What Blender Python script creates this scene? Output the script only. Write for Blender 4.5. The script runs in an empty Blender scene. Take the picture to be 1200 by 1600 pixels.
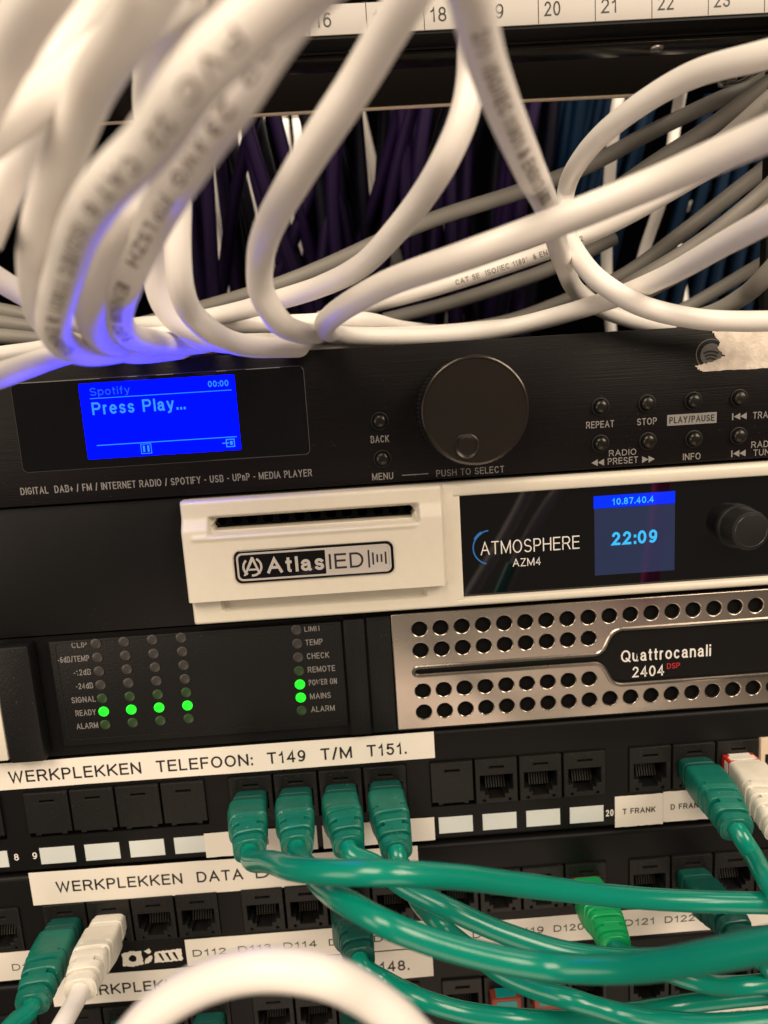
import bpy, bmesh, math, random
from mathutils import Vector, Matrix
random.seed(7)
S = 0.001                                   # everything below is written in millimetres
scene = bpy.context.scene
COL = scene.collection

# ------------------------------------------------------------------ camera
F_PX = 1100.0                               # focal length for a 1200 x 1600 picture
CAM = Vector((1.719, -230.43, 30.807))
PITCH, YAW, ROLL = -0.17436, -0.02245, -0.06274
Mcam = Matrix.Rotation(YAW, 3, 'Z') @ Matrix.Rotation(PITCH, 3, 'X')
r0, u0, FW = Mcam @ Vector((1, 0, 0)), Mcam @ Vector((0, 0, 1)), Mcam @ Vector((0, 1, 0))
RT = math.cos(ROLL) * r0 + math.sin(ROLL) * u0
UP = -math.sin(ROLL) * r0 + math.cos(ROLL) * u0
cd = bpy.data.cameras.new('camera')
cam = bpy.data.objects.new('camera', cd); COL.objects.link(cam)
cam.matrix_world = Matrix(((RT.x, UP.x, -FW.x, CAM.x * S), (RT.y, UP.y, -FW.y, CAM.y * S), (RT.z, UP.z, -FW.z, CAM.z * S), (0, 0, 0, 1)))
cd.sensor_fit = 'VERTICAL'; cd.sensor_height = 36; cd.sensor_width = 27
cd.lens = F_PX / 1600 * 36
cd.clip_start = 0.005; cd.clip_end = 20
cd.dof.use_dof = True; cd.dof.focus_distance = 0.226; cd.dof.aperture_fstop = 10.0
scene.camera = cam

# ------------------------------------------------------------------ world, lamps, exposure
w = bpy.data.worlds.new('World'); scene.world = w; w.use_nodes = True
bg = w.node_tree.nodes['Background']; bg.inputs[0].default_value = (1.0, 0.80, 0.62, 1); bg.inputs[1].default_value = 0.10
def area(name, loc, target, size, power, col):
    l = bpy.data.lights.new(name, 'AREA'); l.energy = power; l.size = size; l.color = col
    o = bpy.data.objects.new(name, l); COL.objects.link(o); o.location = loc
    o.rotation_euler = (Vector(target) - Vector(loc)).to_track_quat('-Z', 'Y').to_euler()
    return o
WARM = (1.0, 0.83, 0.63)
area('ceiling_lamp', (-0.40, -0.85, 0.95), (0, 0, 0), 0.8, 19.0, WARM)
area('room_lamp', (0.80, -0.80, 0.62), (0, 0, 0), 0.6, 14.0, WARM)
area('left_fill_light', (-0.95, -0.70, 0.05), (0, 0, -0.02), 0.6, 4.2, WARM)  # fill light added low at the left to lift the lower panels
area('steel_fill_light', (0.15, -1.1, -1.05), (0, 0, -0.05), 1.0, 6.0, (1.0, 0.76, 0.58))  # added low in front so the steel grille has light to reflect
area('mirror_fill_light', (0.30, -0.012, 0.30), (0.14, -0.16, -0.02), 0.12, 0.26, (1.0, 0.86, 0.68))  # added to light the cables that mirror in the black glass
area('back_fill_light', (-0.04, 0.162, 0.172), (-0.05, 0.19, 0.08), 0.05, 0.02, (1.0, 0.88, 0.72))  # added behind the purple tangle to brighten the pale cables
scene.view_settings.view_transform = 'Standard'; scene.view_settings.look = 'None'
scene.view_settings.exposure = 0.0; scene.view_settings.gamma = 1
scene.cycles.max_bounces = 8

# ------------------------------------------------------------------ materials
def mat(name, col, rough=0.5, metal=0.0, spec=0.5, bump=0.0, bscale=200.0, stretch=None, dust=0.0, coat=0.0, emit=None, estr=0.0,
        var=0.0, sss=0.0, rvar=0.0):
    m = bpy.data.materials.new(name); m.use_nodes = True
    nt = m.node_tree; N = nt.nodes; L = nt.links; b = N['Principled BSDF']
    b.inputs['Base Color'].default_value = (*col, 1); b.inputs['Roughness'].default_value = rough
    b.inputs['Metallic'].default_value = metal; b.inputs['Specular IOR Level'].default_value = spec
    b.inputs['Coat Weight'].default_value = coat
    if sss: b.inputs['Subsurface Weight'].default_value = sss; b.inputs['Subsurface Radius'].default_value = (.003, .002, .0015); b.inputs['Subsurface Scale'].default_value = .5
    if emit: b.inputs['Emission Color'].default_value = (*emit, 1); b.inputs['Emission Strength'].default_value = estr
    tc = N.new('ShaderNodeTexCoord'); src = tc.outputs['Object']
    mp = N.new('ShaderNodeMapping'); L.new(src, mp.inputs[0])
    if stretch: mp.inputs['Scale'].default_value = stretch
    nz = N.new('ShaderNodeTexNoise'); nz.inputs['Scale'].default_value = bscale; nz.inputs['Detail'].default_value = 5
    L.new(mp.outputs[0], nz.inputs['Vector'])
    if bump:
        bp = N.new('ShaderNodeBump'); bp.inputs['Strength'].default_value = bump; bp.inputs['Distance'].default_value = 0.0004
        L.new(nz.outputs[0], bp.inputs['Height']); L.new(bp.outputs[0], b.inputs['Normal'])
    if rvar:
        mr = N.new('ShaderNodeMapRange'); mr.inputs[1].default_value = .3; mr.inputs[2].default_value = .7
        mr.inputs[3].default_value = max(0, rough - rvar); mr.inputs[4].default_value = rough + rvar
        L.new(nz.outputs[0], mr.inputs[0]); L.new(mr.outputs[0], b.inputs['Roughness'])
    last = None
    if var:
        mx = N.new('ShaderNodeMix'); mx.data_type = 'RGBA'
        n2 = N.new('ShaderNodeTexNoise'); n2.inputs['Scale'].default_value = bscale * .35; n2.inputs['Detail'].default_value = 4
        L.new(mp.outputs[0], n2.inputs['Vector'])
        r2 = N.new('ShaderNodeMapRange'); r2.inputs[1].default_value = .35; r2.inputs[2].default_value = .68; L.new(n2.outputs[0], r2.inputs[0])
        mx.inputs[6].default_value = (*[c * (1 - var) for c in col], 1); mx.inputs[7].default_value = (*[min(1, c * (1 + var)) for c in col], 1)
        L.new(r2.outputs[0], mx.inputs[0]); last = mx.outputs[2]
    if dust:
        n3 = N.new('ShaderNodeTexNoise'); n3.inputs['Scale'].default_value = 1500; n3.inputs['Detail'].default_value = 2
        L.new(src, n3.inputs['Vector'])
        n4 = N.new('ShaderNodeTexNoise'); n4.inputs['Scale'].default_value = 90; L.new(src, n4.inputs['Vector'])
        ad = N.new('ShaderNodeMath'); ad.operation = 'MULTIPLY_ADD'; L.new(n4.outputs[0], ad.inputs[0]); ad.inputs[1].default_value = .22; L.new(n3.outputs[0], ad.inputs[2])
        r3 = N.new('ShaderNodeMapRange'); r3.inputs[1].default_value = .84 - .04 * dust; r3.inputs[2].default_value = .93; L.new(ad.outputs[0], r3.inputs[0])
        r3.inputs[4].default_value = .75 * min(1, dust + .05)
        m3 = N.new('ShaderNodeMix'); m3.data_type = 'RGBA'; L.new(r3.outputs[0], m3.inputs[0])
        m3.inputs[6].default_value = (*col, 1); m3.inputs[7].default_value = (.33, .31, .28, 1)
        if last: L.new(last, m3.inputs[6])
        last = m3.outputs[2]
    if last: L.new(last, b.inputs['Base Color'])
    return m
M = {}
M['white_pvc'] = mat('white_pvc', (.80, .765, .735), .42, bump=.10, bscale=160, var=.03, sss=.15)
M['grey_pvc'] = mat('grey_pvc', (.25, .235, .215), .5, bump=.1, bscale=160, var=.05)  # grey-beige jacket, darkened further to carry the shade of the opening
M['purple_pvc'] = mat('purple_pvc', (.0095, .003, .028), .6, spec=.10)  # purple jacket with the shade of the gap put into its colour
M['indigo_pvc'] = mat('indigo_pvc', (.0022, .0018, .008), .6, spec=.1)  # near black, the shade of the gap is in the colour
M['blue_pvc'] = mat('blue_pvc', (.001, .013, .038), .6, spec=.12)  # blue jacket darkened to carry the shade of the gap
M['magenta_pvc'] = mat('magenta_pvc', (.85, .03, .42), .5)
M['green_pvc'] = mat('green_pvc', (.0005, .205, .145), .21, bump=.30, bscale=42, dust=.3, var=.06, spec=.55)
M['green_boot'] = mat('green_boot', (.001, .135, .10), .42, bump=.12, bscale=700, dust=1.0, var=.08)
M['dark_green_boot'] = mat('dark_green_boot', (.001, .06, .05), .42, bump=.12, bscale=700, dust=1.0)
M['bright_green_boot'] = mat('bright_green_boot', (.004, .36, .11), .4, bump=.1, bscale=600)
M['white_boot'] = mat('white_boot', (.70, .67, .60), .42, bump=.08, bscale=500, var=.05)
M['black_plastic'] = mat('black_plastic', (.0048, .0047, .0050), .5, bump=.35, bscale=1300, dust=.18, spec=.25)
M['black_metal'] = mat('black_metal', (.0036, .0034, .0038), .46, bump=.12, bscale=2200, dust=.15, spec=.2)
M['port_plastic'] = mat('port_plastic', (.0062, .0061, .0060), .45, bump=.3, bscale=1000, dust=.45, spec=.3)
M['brushed_black'] = mat('brushed_black', (.0042, .0034, .0038), .42, metal=.0, bump=.22, bscale=30, stretch=(1.0, 110, 110), rvar=.07, dust=.15, spec=.14)
M['gloss_black'] = mat('gloss_black', (.004, .004, .005), .06, spec=.5)
M['glass_black'] = mat('glass_black', (.002, .002, .003), .025, spec=1.0)
M['knob_black'] = mat('knob_black', (.016, .0145, .012), .26, metal=.4, bump=.05, bscale=70, rvar=.08, dust=.3)
M['knob_grey'] = mat('knob_grey', (.055, .05, .048), .3, metal=.5)
M['rubber_black'] = mat('rubber_black', (.006, .006, .006), .55, spec=.3)
M['void_black'] = mat('void_black', (.003, .003, .003), .8, spec=.1)
M['cream_paint'] = mat('cream_paint', (.64, .60, .52), .38, bump=.05, bscale=900, var=.015, dust=.15)
M['steel'] = mat('steel', (.48, .43, .38), .29, metal=1.0, bump=.06, bscale=14, stretch=(1, 2.5, 2.5), rvar=.10, var=.12)
M['chrome'] = mat('chrome', (.6, .58, .55), .2, metal=1.0)
M['silver'] = mat('silver', (.60, .56, .54), .38, metal=.45)
M['black_chrome'] = mat('black_chrome', (.06, .052, .046), .2, metal=.8, bump=.05, bscale=80)
M['brass_edge'] = mat('brass_edge', (.62, .50, .38), .45, metal=.1)
M['paper'] = mat('paper', (.74, .70, .64), .55, bump=.12, bscale=90, var=.03)
M['strip_paper'] = mat('strip_paper', (.44, .42, .40), .5, bump=.05, bscale=90, var=.02)
M['tape'] = mat('tape', (.70, .62, .54), .6, bump=.5, bscale=900, var=.14)
M['window_white'] = mat('window_white', (.58, .62, .62), .4, var=.02)
M['ink'] = mat('ink', (.012, .012, .014), .5)
M['cable_ink'] = mat('cable_ink', (.23, .19, .165), .6)
M['print_grey'] = mat('print_grey', (.20, .19, .185), .5)
M['print_dim'] = mat('print_dim', (.11, .105, .10), .5)
M['print_white'] = mat('print_white', (.72, .70, .68), .5)
M['print_red'] = mat('print_red', (.55, .02, .02), .5)
M['red_plastic'] = mat('red_plastic', (.40, .018, .012), .3, spec=.6)
M['dark_red_plastic'] = mat('dark_red_plastic', (.10, .004, .004), .35)
M['orange_plastic'] = mat('orange_plastic', (.24, .04, .02), .4, dust=.6)
M['teal_label'] = mat('teal_label', (.0, .32, .32), .5)
M['beige_plastic'] = mat('beige_plastic', (.62, .50, .38), .45)
M['shaded_gold'] = mat('shaded_gold', (.016, .014, .012), .5, metal=.2)  # contact metal coloured near black to carry the shade inside the ports
M['led_off'] = mat('led_off', (.035, .033, .032), .35)
M['led_dim_green'] = mat('led_dim_green', (.018, .045, .014), .35)
M['led_green'] = mat('led_green', (.01, .3, .02), .4, emit=(.004, 1, .012), estr=1.25)
M['lcd_blue'] = mat('lcd_blue', (.0, .0, .02), .2, emit=(.0, .0004, 1), estr=15.0, spec=0.0)
M['lcd_text'] = mat('lcd_text', (.0, .0, .02), .3, emit=(.02, .20, 1), estr=1.6)
M['lcd_text_dim'] = mat('lcd_text_dim', (.0, .0, .02), .3, emit=(.006, .085, 1), estr=1.4)
M['oled_blue'] = mat('oled_blue', (.0, .0, .02), .1, emit=(.0, .03, 1), estr=1.0)
M['oled_dark'] = mat('oled_dark', (.008, .012, .03), .05, emit=(.10, .13, .32), estr=.16)
M['oled_text'] = mat('oled_text', (.0, .0, .02), .2, emit=(.05, .55, 1), estr=1.0)
M['blue_print'] = mat('blue_print', (.02, .15, .5), .4)
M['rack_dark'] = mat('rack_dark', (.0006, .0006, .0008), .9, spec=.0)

# ------------------------------------------------------------------ object helpers
def link(name, me, m, parent=None):
    o = bpy.data.objects.new(name, me); COL.objects.link(o)
    if m is not None: me.materials.append(M[m])
    if parent is not None: o.parent = parent
    return o
def tag(o, label, cat, group=None):
    o['label'] = label; o['category'] = cat
    if group: o['group'] = group
    return o
def empty(name, label, cat, group=None):
    o = bpy.data.objects.new(name, None); COL.objects.link(o); o.empty_display_size = .01
    return tag(o, label, cat, group)
def finish(bm, name, m, parent=None, smooth=True, angle=35):
    bmesh.ops.recalc_face_normals(bm, faces=bm.faces)
    me = bpy.data.meshes.new(name); bm.to_mesh(me); bm.free()
    if smooth:
        me.shade_smooth(); me.set_sharp_from_angle(angle=math.radians(angle))
    return link(name, me, m, parent)
def add_box(bm, x0, x1, y0, y1, z0, z1, bev=0.0, seg=2):
    t = bmesh.new()
    bmesh.ops.create_cube(t, size=1)
    for v in t.verts:
        v.co = Vector((x0 + (v.co.x + .5) * (x1 - x0), y0 + (v.co.y + .5) * (y1 - y0), z0 + (v.co.z + .5) * (z1 - z0))) * S
    if bev: bmesh.ops.bevel(t, geom=t.edges[:], offset=bev * S, segments=seg, affect='EDGES', profile=.5)
    merge(bm, t)
def merge(bm, t):
    me = bpy.data.meshes.new('tmp'); t.to_mesh(me); t.free(); bm.from_mesh(me); bpy.data.meshes.remove(me)
def box(name, m, parent, x0, x1, y0, y1, z0, z1, bev=0.0):
    bm = bmesh.new(); add_box(bm, x0, x1, y0, y1, z0, z1, bev); return finish(bm, name, m, parent)
def add_prism(bm, prof, x0, x1):            # profile of (y, z) extruded along x
    a = [bm.verts.new(Vector((x0, y, z)) * S) for y, z in prof]; b = [bm.verts.new(Vector((x1, y, z)) * S) for y, z in prof]
    n = len(prof)
    for i in range(n): bm.faces.new((a[i], a[(i + 1) % n], b[(i + 1) % n], b[i]))
    bm.faces.new(a); bm.faces.new(b[::-1])
def add_lathe(bm, cx, cz, prof, n=40, rfun=None):   # profile of (radius, y) round the y axis at (cx, cz)
    rings = []
    for r, y in prof:
        ring = []
        for i in range(n):
            a = 2 * math.pi * i / n; rr = r * (rfun(i, y) if rfun else 1)
            ring.append(bm.verts.new(Vector((cx + rr * math.cos(a), y, cz + rr * math.sin(a))) * S))
        rings.append(ring)
    for A, B in zip(rings, rings[1:]):
        for i in range(n): bm.faces.new((A[i], A[(i + 1) % n], B[(i + 1) % n], B[i]))
    bm.faces.new(rings[0]); bm.faces.new(rings[-1][::-1])
def lathe(name, m, parent, cx, cz, prof, n=40, rfun=None, angle=35):
    bm = bmesh.new(); add_lathe(bm, cx, cz, prof, n, rfun); return finish(bm, name, m, parent, angle=angle)
def plate_mesh(polys, y, thick, bev=0.0, res=1):
    """polys: first outline, then holes; in (x, z). Front face ends at depth y - thick/2 - bev."""
    cu = bpy.data.curves.new('tmp', 'CURVE'); cu.dimensions = '2D'; cu.fill_mode = 'BOTH'
    cu.extrude = thick * .5; cu.bevel_depth = bev; cu.bevel_resolution = res; cu.offset = -bev
    for p in polys:
        sp = cu.splines.new('POLY'); sp.points.add(len(p) - 1); sp.use_cyclic_u = True
        for q, (a, b) in zip(sp.points, p): q.co = (a, b, 0, 1)
    o = bpy.data.objects.new('tmp', cu); COL.objects.link(o)
    dg = bpy.context.evaluated_depsgraph_get()
    me = bpy.data.meshes.new_from_object(o.evaluated_get(dg))
    bpy.data.objects.remove(o); bpy.data.curves.remove(cu)
    for v in me.vertices:
        a, b, c = v.co; v.co = (a * S, (y - c) * S, b * S)
    return me
def plate(name, m, parent, polys, y, thick, bev=0.0, res=1):
    me = plate_mesh(polys, y, thick, bev, res)
    me.materials.clear(); me.shade_smooth(); me.set_sharp_from_angle(angle=math.radians(30))
    me.name = name
    return link(name, me, m, parent)
def rrect(x0, x1, z0, z1, r, n=5):
    out = []
    for cx, cz, a0 in ((x1 - r, z1 - r, 0), (x0 + r, z1 - r, 90), (x0 + r, z0 + r, 180), (x1 - r, z0 + r, 270)):
        for i in range(n + 1):
            a = math.radians(a0 + 90 * i / n); out.append((cx + r * math.cos(a), cz + r * math.sin(a)))
    return out
def circ(cx, cz, r, n=28): return [(cx + r * math.cos(2 * math.pi * i / n), cz + r * math.sin(2 * math.pi * i / n)) for i in range(n)]
def arc_band(cx, cz, r0, r1, a0, a1, n=24):
    A = [math.radians(a0 + (a1 - a0) * i / n) for i in range(n + 1)]
    return [(cx + r1 * math.cos(a), cz + r1 * math.sin(a)) for a in A] + [(cx + r0 * math.cos(a), cz + r0 * math.sin(a)) for a in A[::-1]]
# a plain sans drawn with strokes: every glyph is (width, strokes) in a box of capital height 1
def _arc(cx, cy, rx, ry, a0, a1, n=12): return [(cx + rx * math.cos(math.radians(a0 + (a1 - a0) * i / n)), cy + ry * math.sin(math.radians(a0 + (a1 - a0) * i / n))) for i in range(n + 1)]
X_ = .72
GLY = {
 'A': (.80, [[(0, 0), (.5, 1), (1, 0)], [(.19, .34), (.81, .34)]]),
 'B': (.70, [[(0, .53), (.55, .53)] + _arc(.62, .265, .38, .265, 90, -90) + [(0, 0), (0, 1), (.55, 1)] + _arc(.58, .765, .36, .235, 90, -90)]),
 'C': (.76, [_arc(.5, .5, .5, .5, 42, 318, 24)]),
 'D': (.74, [[(0, 0), (0, 1), (.4, 1)] + _arc(.45, .5, .55, .5, 90, -90, 16) + [(0, 0)]]),
 'E': (.64, [[(1, 1), (0, 1), (0, 0), (1, 0)], [(0, .53), (.92, .53)]]),
 'F': (.60, [[(1, 1), (0, 1), (0, 0)], [(0, .5), (.88, .5)]]),
 'G': (.80, [_arc(.5, .5, .5, .5, 42, 340, 24) + [(1, .46), (.56, .46)]]),
 'H': (.74, [[(0, 0), (0, 1)], [(1, 0), (1, 1)], [(0, .53), (1, .53)]]),
 'I': (.14, [[(.5, 0), (.5, 1)]]),
 'J': (.52, [[(1, 1), (1, .3)] + _arc(.5, .3, .5, .3, 0, -180)]),
 'K': (.72, [[(0, 0), (0, 1)], [(1, 1), (0, .36)], [(.34, .58), (1, 0)]]),
 'L': (.58, [[(0, 1), (0, 0), (1, 0)]]),
 'M': (.88, [[(0, 0), (0, 1)], [(.04, .93), (.5, .08), (.96, .93)], [(1, 1), (1, 0)]]),
 'N': (.74, [[(0, 0), (0, 1)], [(.06, .92), (.94, .08)], [(1, 0), (1, 1)]]),
 'O': (.82, [_arc(.5, .5, .5, .5, 90, 450, 32)]),
 'P': (.66, [[(0, 0), (0, 1), (.6, 1)] + _arc(.62, .73, .38, .27, 90, -90) + [(0, .46)]]),
 'Q': (.82, [_arc(.5, .5, .5, .5, 90, 450, 32), [(.58, .26), (1, -.03)]]),
 'R': (.72, [[(0, 0), (0, 1), (.58, 1)] + _arc(.6, .74, .36, .26, 90, -90) + [(0, .48)], [(.6, .48), (1, 0)]]),
 'S': (.68, [_arc(.5, .74, .46, .26, 30, 270, 14) + _arc(.5, .24, .5, .24, 90, -150, 14)[1:]]),
 'T': (.66, [[(0, 1), (1, 1)], [(.5, 1), (.5, 0)]]),
 'U': (.72, [[(0, 1), (0, .34)] + _arc(.5, .34, .5, .34, 180, 360, 16) + [(1, 1)]]),
 'V': (.76, [[(0, 1), (.5, 0), (1, 1)]]),
 'W': (1.06, [[(0, 1), (.25, 0), (.5, .95), (.75, 0), (1, 1)]]),
 'X': (.72, [[(0, 0), (1, 1)], [(0, 1), (1, 0)]]),
 'Y': (.74, [[(0, 1), (.5, .46), (1, 1)], [(.5, .46), (.5, 0)]]),
 'Z': (.66, [[(0, 1), (1, 1), (0, 0), (1, 0)]]),
 '0': (.60, [_arc(.5, .5, .5, .5, 90, 450, 28)]),
 '1': (.42, [[(.1, .74), (.5, .82), (.72, 1), (.72, 0)]]),
 '2': (.58, [_arc(.5, .72, .46, .28, 165, -30, 14) + [(.0, 0), (1, 0)]]),
 '3': (.58, [_arc(.47, .76, .42, .24, 160, -90, 14)[:] + [(.36, .52)], [(.47, .52)] + _arc(.47, .26, .5, .26, 90, -160, 14)]),
 '4': (.62, [[(.74, 0), (.74, 1), (0, .28), (1, .28)]]),
 '5': (.58, [[(.92, 1), (.18, 1), (.08, .5)] + _arc(.48, .33, .5, .33, 135, -150, 16)]),
 '6': (.58, [_arc(.5, .32, .48, .32, 0, 360, 24), _arc(.62, .42, .6, .58, 65, 185, 12)]),
 '7': (.56, [[(0, 1), (1, 1), (.34, 0)]]),
 '8': (.58, [_arc(.5, .75, .42, .25, 90, 450, 22), _arc(.5, .26, .5, .26, 90, 450, 22)]),
 '9': (.58, [_arc(.5, .68, .48, .32, 180, 540, 24), _arc(.38, .58, .6, .58, -115, 5, 12)]),
 '&': (.74, [[(1, 0), (.2, .74)] + _arc(.42, .8, .24, .2, 180, 0, 10) + [(.6, .66), (.1, .38)] + _arc(.36, .25, .36, .25, 150, 290, 10) + [(.95, .5)]]),
 '/': (.40, [[(0, -.05), (1, 1.05)]]), '-': (.34, [[(0, .42), (1, .42)]]), '+': (.5, [[(0, .4), (1, .4)], [(.5, .1), (.5, .7)]]),
 '.': (.10, [[(.5, 0), (.5, .05)]]), ':': (.10, [[(.5, 0), (.5, .05)], [(.5, .6), (.5, .65)]]), ' ': (.30, []),
 'a': (.54, [_arc(.46, .5, .42, .22, 160, 0, 10) + [(.88, .1), (1, 0)], [(.88, .43), (.42, .40)] + _arc(.40, .20, .40, .20, 90, 280, 14) + [(.7, .04), (.88, .2)]]),
 'c': (.52, [_arc(.5, .36, .5, .36, 45, 315, 20)]), 'd': (.58, [_arc(.5, .36, .5, .36, 0, 360, 22), [(1, 0), (1, 1)]]),
 'e': (.56, [[(.02, .38), (1, .38)] + _arc(.5, .36, .5, .36, 0, 310, 22)]), 'f': (.34, [[(.4, 0), (.4, .8)] + _arc(.75, .8, .35, .2, 180, 80, 6), [(0, .68), (.9, .68)]]),
 'i': (.12, [[(.5, 0), (.5, .66)], [(.5, .96), (.5, 1)]]), 'l': (.12, [[(.5, 0), (.5, 1)]]), 'n': (.52, [[(0, 0), (0, .72)], [(0, .42)] + _arc(.5, .42, .5, .3, 170, 0, 10) + [(1, 0)]]),
 'o': (.58, [_arc(.5, .36, .5, .36, 90, 450, 26)]), 'p': (.58, [_arc(.5, .36, .5, .36, 180, 540, 22), [(0, .72), (0, -.28)]]),
 'r': (.32, [[(0, 0), (0, .72)], [(0, .4)] + _arc(.75, .42, .75, .3, 170, 85, 6)]), 's': (.48, [_arc(.5, .54, .46, .18, 30, 270, 12) + _arc(.5, .18, .5, .18, 90, -150, 12)[1:]]),
 't': (.32, [[(.42, .95), (.42, .16)] + _arc(.75, .16, .33, .16, 180, 275, 6), [(0, .7), (1, .7)]]), 'u': (.52, [[(0, .72), (0, .3)] + _arc(.5, .3, .5, .3, 180, 360, 10) + [(1, .72), (1, 0)]]),
 'y': (.54, [[(0, .72), (.5, .02)], [(1, .72), (.42, -.18), (.1, -.26)]]),
}
def stroke_poly(bm, pts, t, yy):
    P = [pts[0]]
    for q in pts[1:]:
        if abs(q[0] - P[-1][0]) + abs(q[1] - P[-1][1]) > 1e-5: P.append(q)
    if len(P) < 2: return
    closed = abs(P[0][0] - P[-1][0]) + abs(P[0][1] - P[-1][1]) < 1e-4
    n = len(P); prs = []
    for i in range(n):
        if closed: pa = P[i - 1] if i else P[-2]; pb = P[i + 1] if i < n - 1 else P[1]
        else: pa = P[max(i - 1, 0)]; pb = P[min(i + 1, n - 1)]
        d1 = Vector((P[i][0] - pa[0], P[i][1] - pa[1])); d2 = Vector((pb[0] - P[i][0], pb[1] - P[i][1]))
        if d1.length < 1e-9: d1 = d2.copy()
        if d2.length < 1e-9: d2 = d1.copy()
        d1.normalize(); d2.normalize()
        n1 = Vector((-d1.y, d1.x)); n2 = Vector((-d2.y, d2.x)); mm = n1 + n2
        if mm.length < .35: mm = n1 * 1.0
        else: mm.normalize(); mm = mm / max(mm.dot(n1), .42)
        e = Vector((0, 0))
        if not closed and i == 0: e = -d2 * t
        if not closed and i == n - 1: e = d1 * t
        c = Vector(P[i]) + e
        prs.append((bm.verts.new((c.x + mm.x * t, c.y + mm.y * t, yy)), bm.verts.new((c.x - mm.x * t, c.y - mm.y * t, yy))))
    for (a, b), (c, d) in zip(prs, prs[1:]): bm.faces.new((a, b, d, c))
def text_mesh(s, h, width=None, weight=.13, gap=.17):
    """flat writing in the x, y plane (millimetres), capital height h, squeezed or stretched to the given width"""
    t = weight / 2 * h
    nat = sum(GLY[c][0] for c in s) + gap * (len(s) - 1)
    kw = (width - 2 * t) / (nat * h - 2 * t) if width else 1.0
    bm = bmesh.new(); x = 0.0; q = 0
    for c in s:
        wd, st = GLY[c]; W = wd * h * kw
        for pts in st:
            q += 1
            stroke_poly(bm, [(x + t + px * max(W - 2 * t, .01 * h), t + py * (h - 2 * t)) for px, py in pts], t, (q % 7) * .004)
        x += W + gap * h * kw
    return bm
def text(s, m, parent, x0, x1, zb, h, y, off=0.0, weight=None, slope=0.0, name='lettering'):
    """writing from x0 to x1 on baseline zb with capital height h, lying on depth y"""
    bm = text_mesh(s, h, x1 - x0, weight or (.122 + off * 3.0))
    for v in bm.verts: v.co = Vector(((x0 + v.co.x), y - .05 - v.co.z, zb + v.co.y + slope * v.co.x)) * S
    me = bpy.data.meshes.new(name); bm.to_mesh(me); bm.free()
    return link(name, me, m, parent)

# ------------------------------------------------------------------ cables
def at(u, v, d):                             # point d millimetres in front of the lens on the ray of a 1200 x 1600 picture
    return CAM + ((u - 600) / F_PX * RT - (v - 800) / F_PX * UP + FW) * d
def at_y(u, v, y):
    d = (u - 600) / F_PX * RT - (v - 800) / F_PX * UP + FW
    return CAM + d * ((y - CAM.y) / d.y)
def spline(P, step=1.6):
    out = []
    n = len(P)
    for i in range(n - 1):
        p0 = P[i - 1] if i else P[0] * 2 - P[1]; p1 = P[i]; p2 = P[i + 1]; p3 = P[i + 2] if i + 2 < n else P[-1] * 2 - P[-2]
        def kn(a, b): return max((b - a).length, 1e-3) ** .5
        t0 = 0; t1 = t0 + kn(p0, p1); t2 = t1 + kn(p1, p2); t3 = t2 + kn(p2, p3)
        k = max(2, int((p2 - p1).length / step))
        for j in range(k):
            t = t1 + (t2 - t1) * j / k
            A1 = p0 * ((t1 - t) / (t1 - t0)) + p1 * ((t - t0) / (t1 - t0)); A2 = p1 * ((t2 - t) / (t2 - t1)) + p2 * ((t - t1) / (t2 - t1))
            A3 = p2 * ((t3 - t) / (t3 - t2)) + p3 * ((t - t2) / (t3 - t2))
            B1 = A1 * ((t2 - t) / (t2 - t0)) + A2 * ((t - t0) / (t2 - t0)); B2 = A2 * ((t3 - t) / (t3 - t1)) + A3 * ((t - t1) / (t3 - t1))
            out.append(B1 * ((t2 - t) / (t2 - t1)) + B2 * ((t - t1) / (t2 - t1)))
    out.append(P[-1].copy())
    for _ in range(2):
        out = [out[0]] + [(out[i - 1] + out[i] * 2 + out[i + 1]) / 4 for i in range(1, len(out) - 1)] + [out[-1]]
    return out
def tube_bm(path, r, n=18, wob=0.0, seed=0):
    bm = bmesh.new(); rings = []; N = None; m = len(path); rng = random.Random(seed); ph = rng.uniform(0, 9)
    for i in range(m):
        T = (path[min(i + 1, m - 1)] - path[max(i - 1, 0)]).normalized()
        if N is None: N = T.orthogonal().normalized()
        else: N = (N - T * N.dot(T)).normalized()
        B = T.cross(N); ring = []
        rr = r * (1 + wob * (math.sin(i * .9 + ph) * .5 + math.sin(i * .37 + 2 * ph)))
        for k in range(n):
            a = 2 * math.pi * k / n
            ring.append(bm.verts.new((path[i] + (N * math.cos(a) + B * math.sin(a)) * rr) * S))
        rings.append(ring)
    for A, Bq in zip(rings, rings[1:]):
        for k in range(n): bm.faces.new((A[k], A[(k + 1) % n], Bq[(k + 1) % n], Bq[k]))
    bm.faces.new(rings[0][::-1]); bm.faces.new(rings[-1])
    return bm
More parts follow.
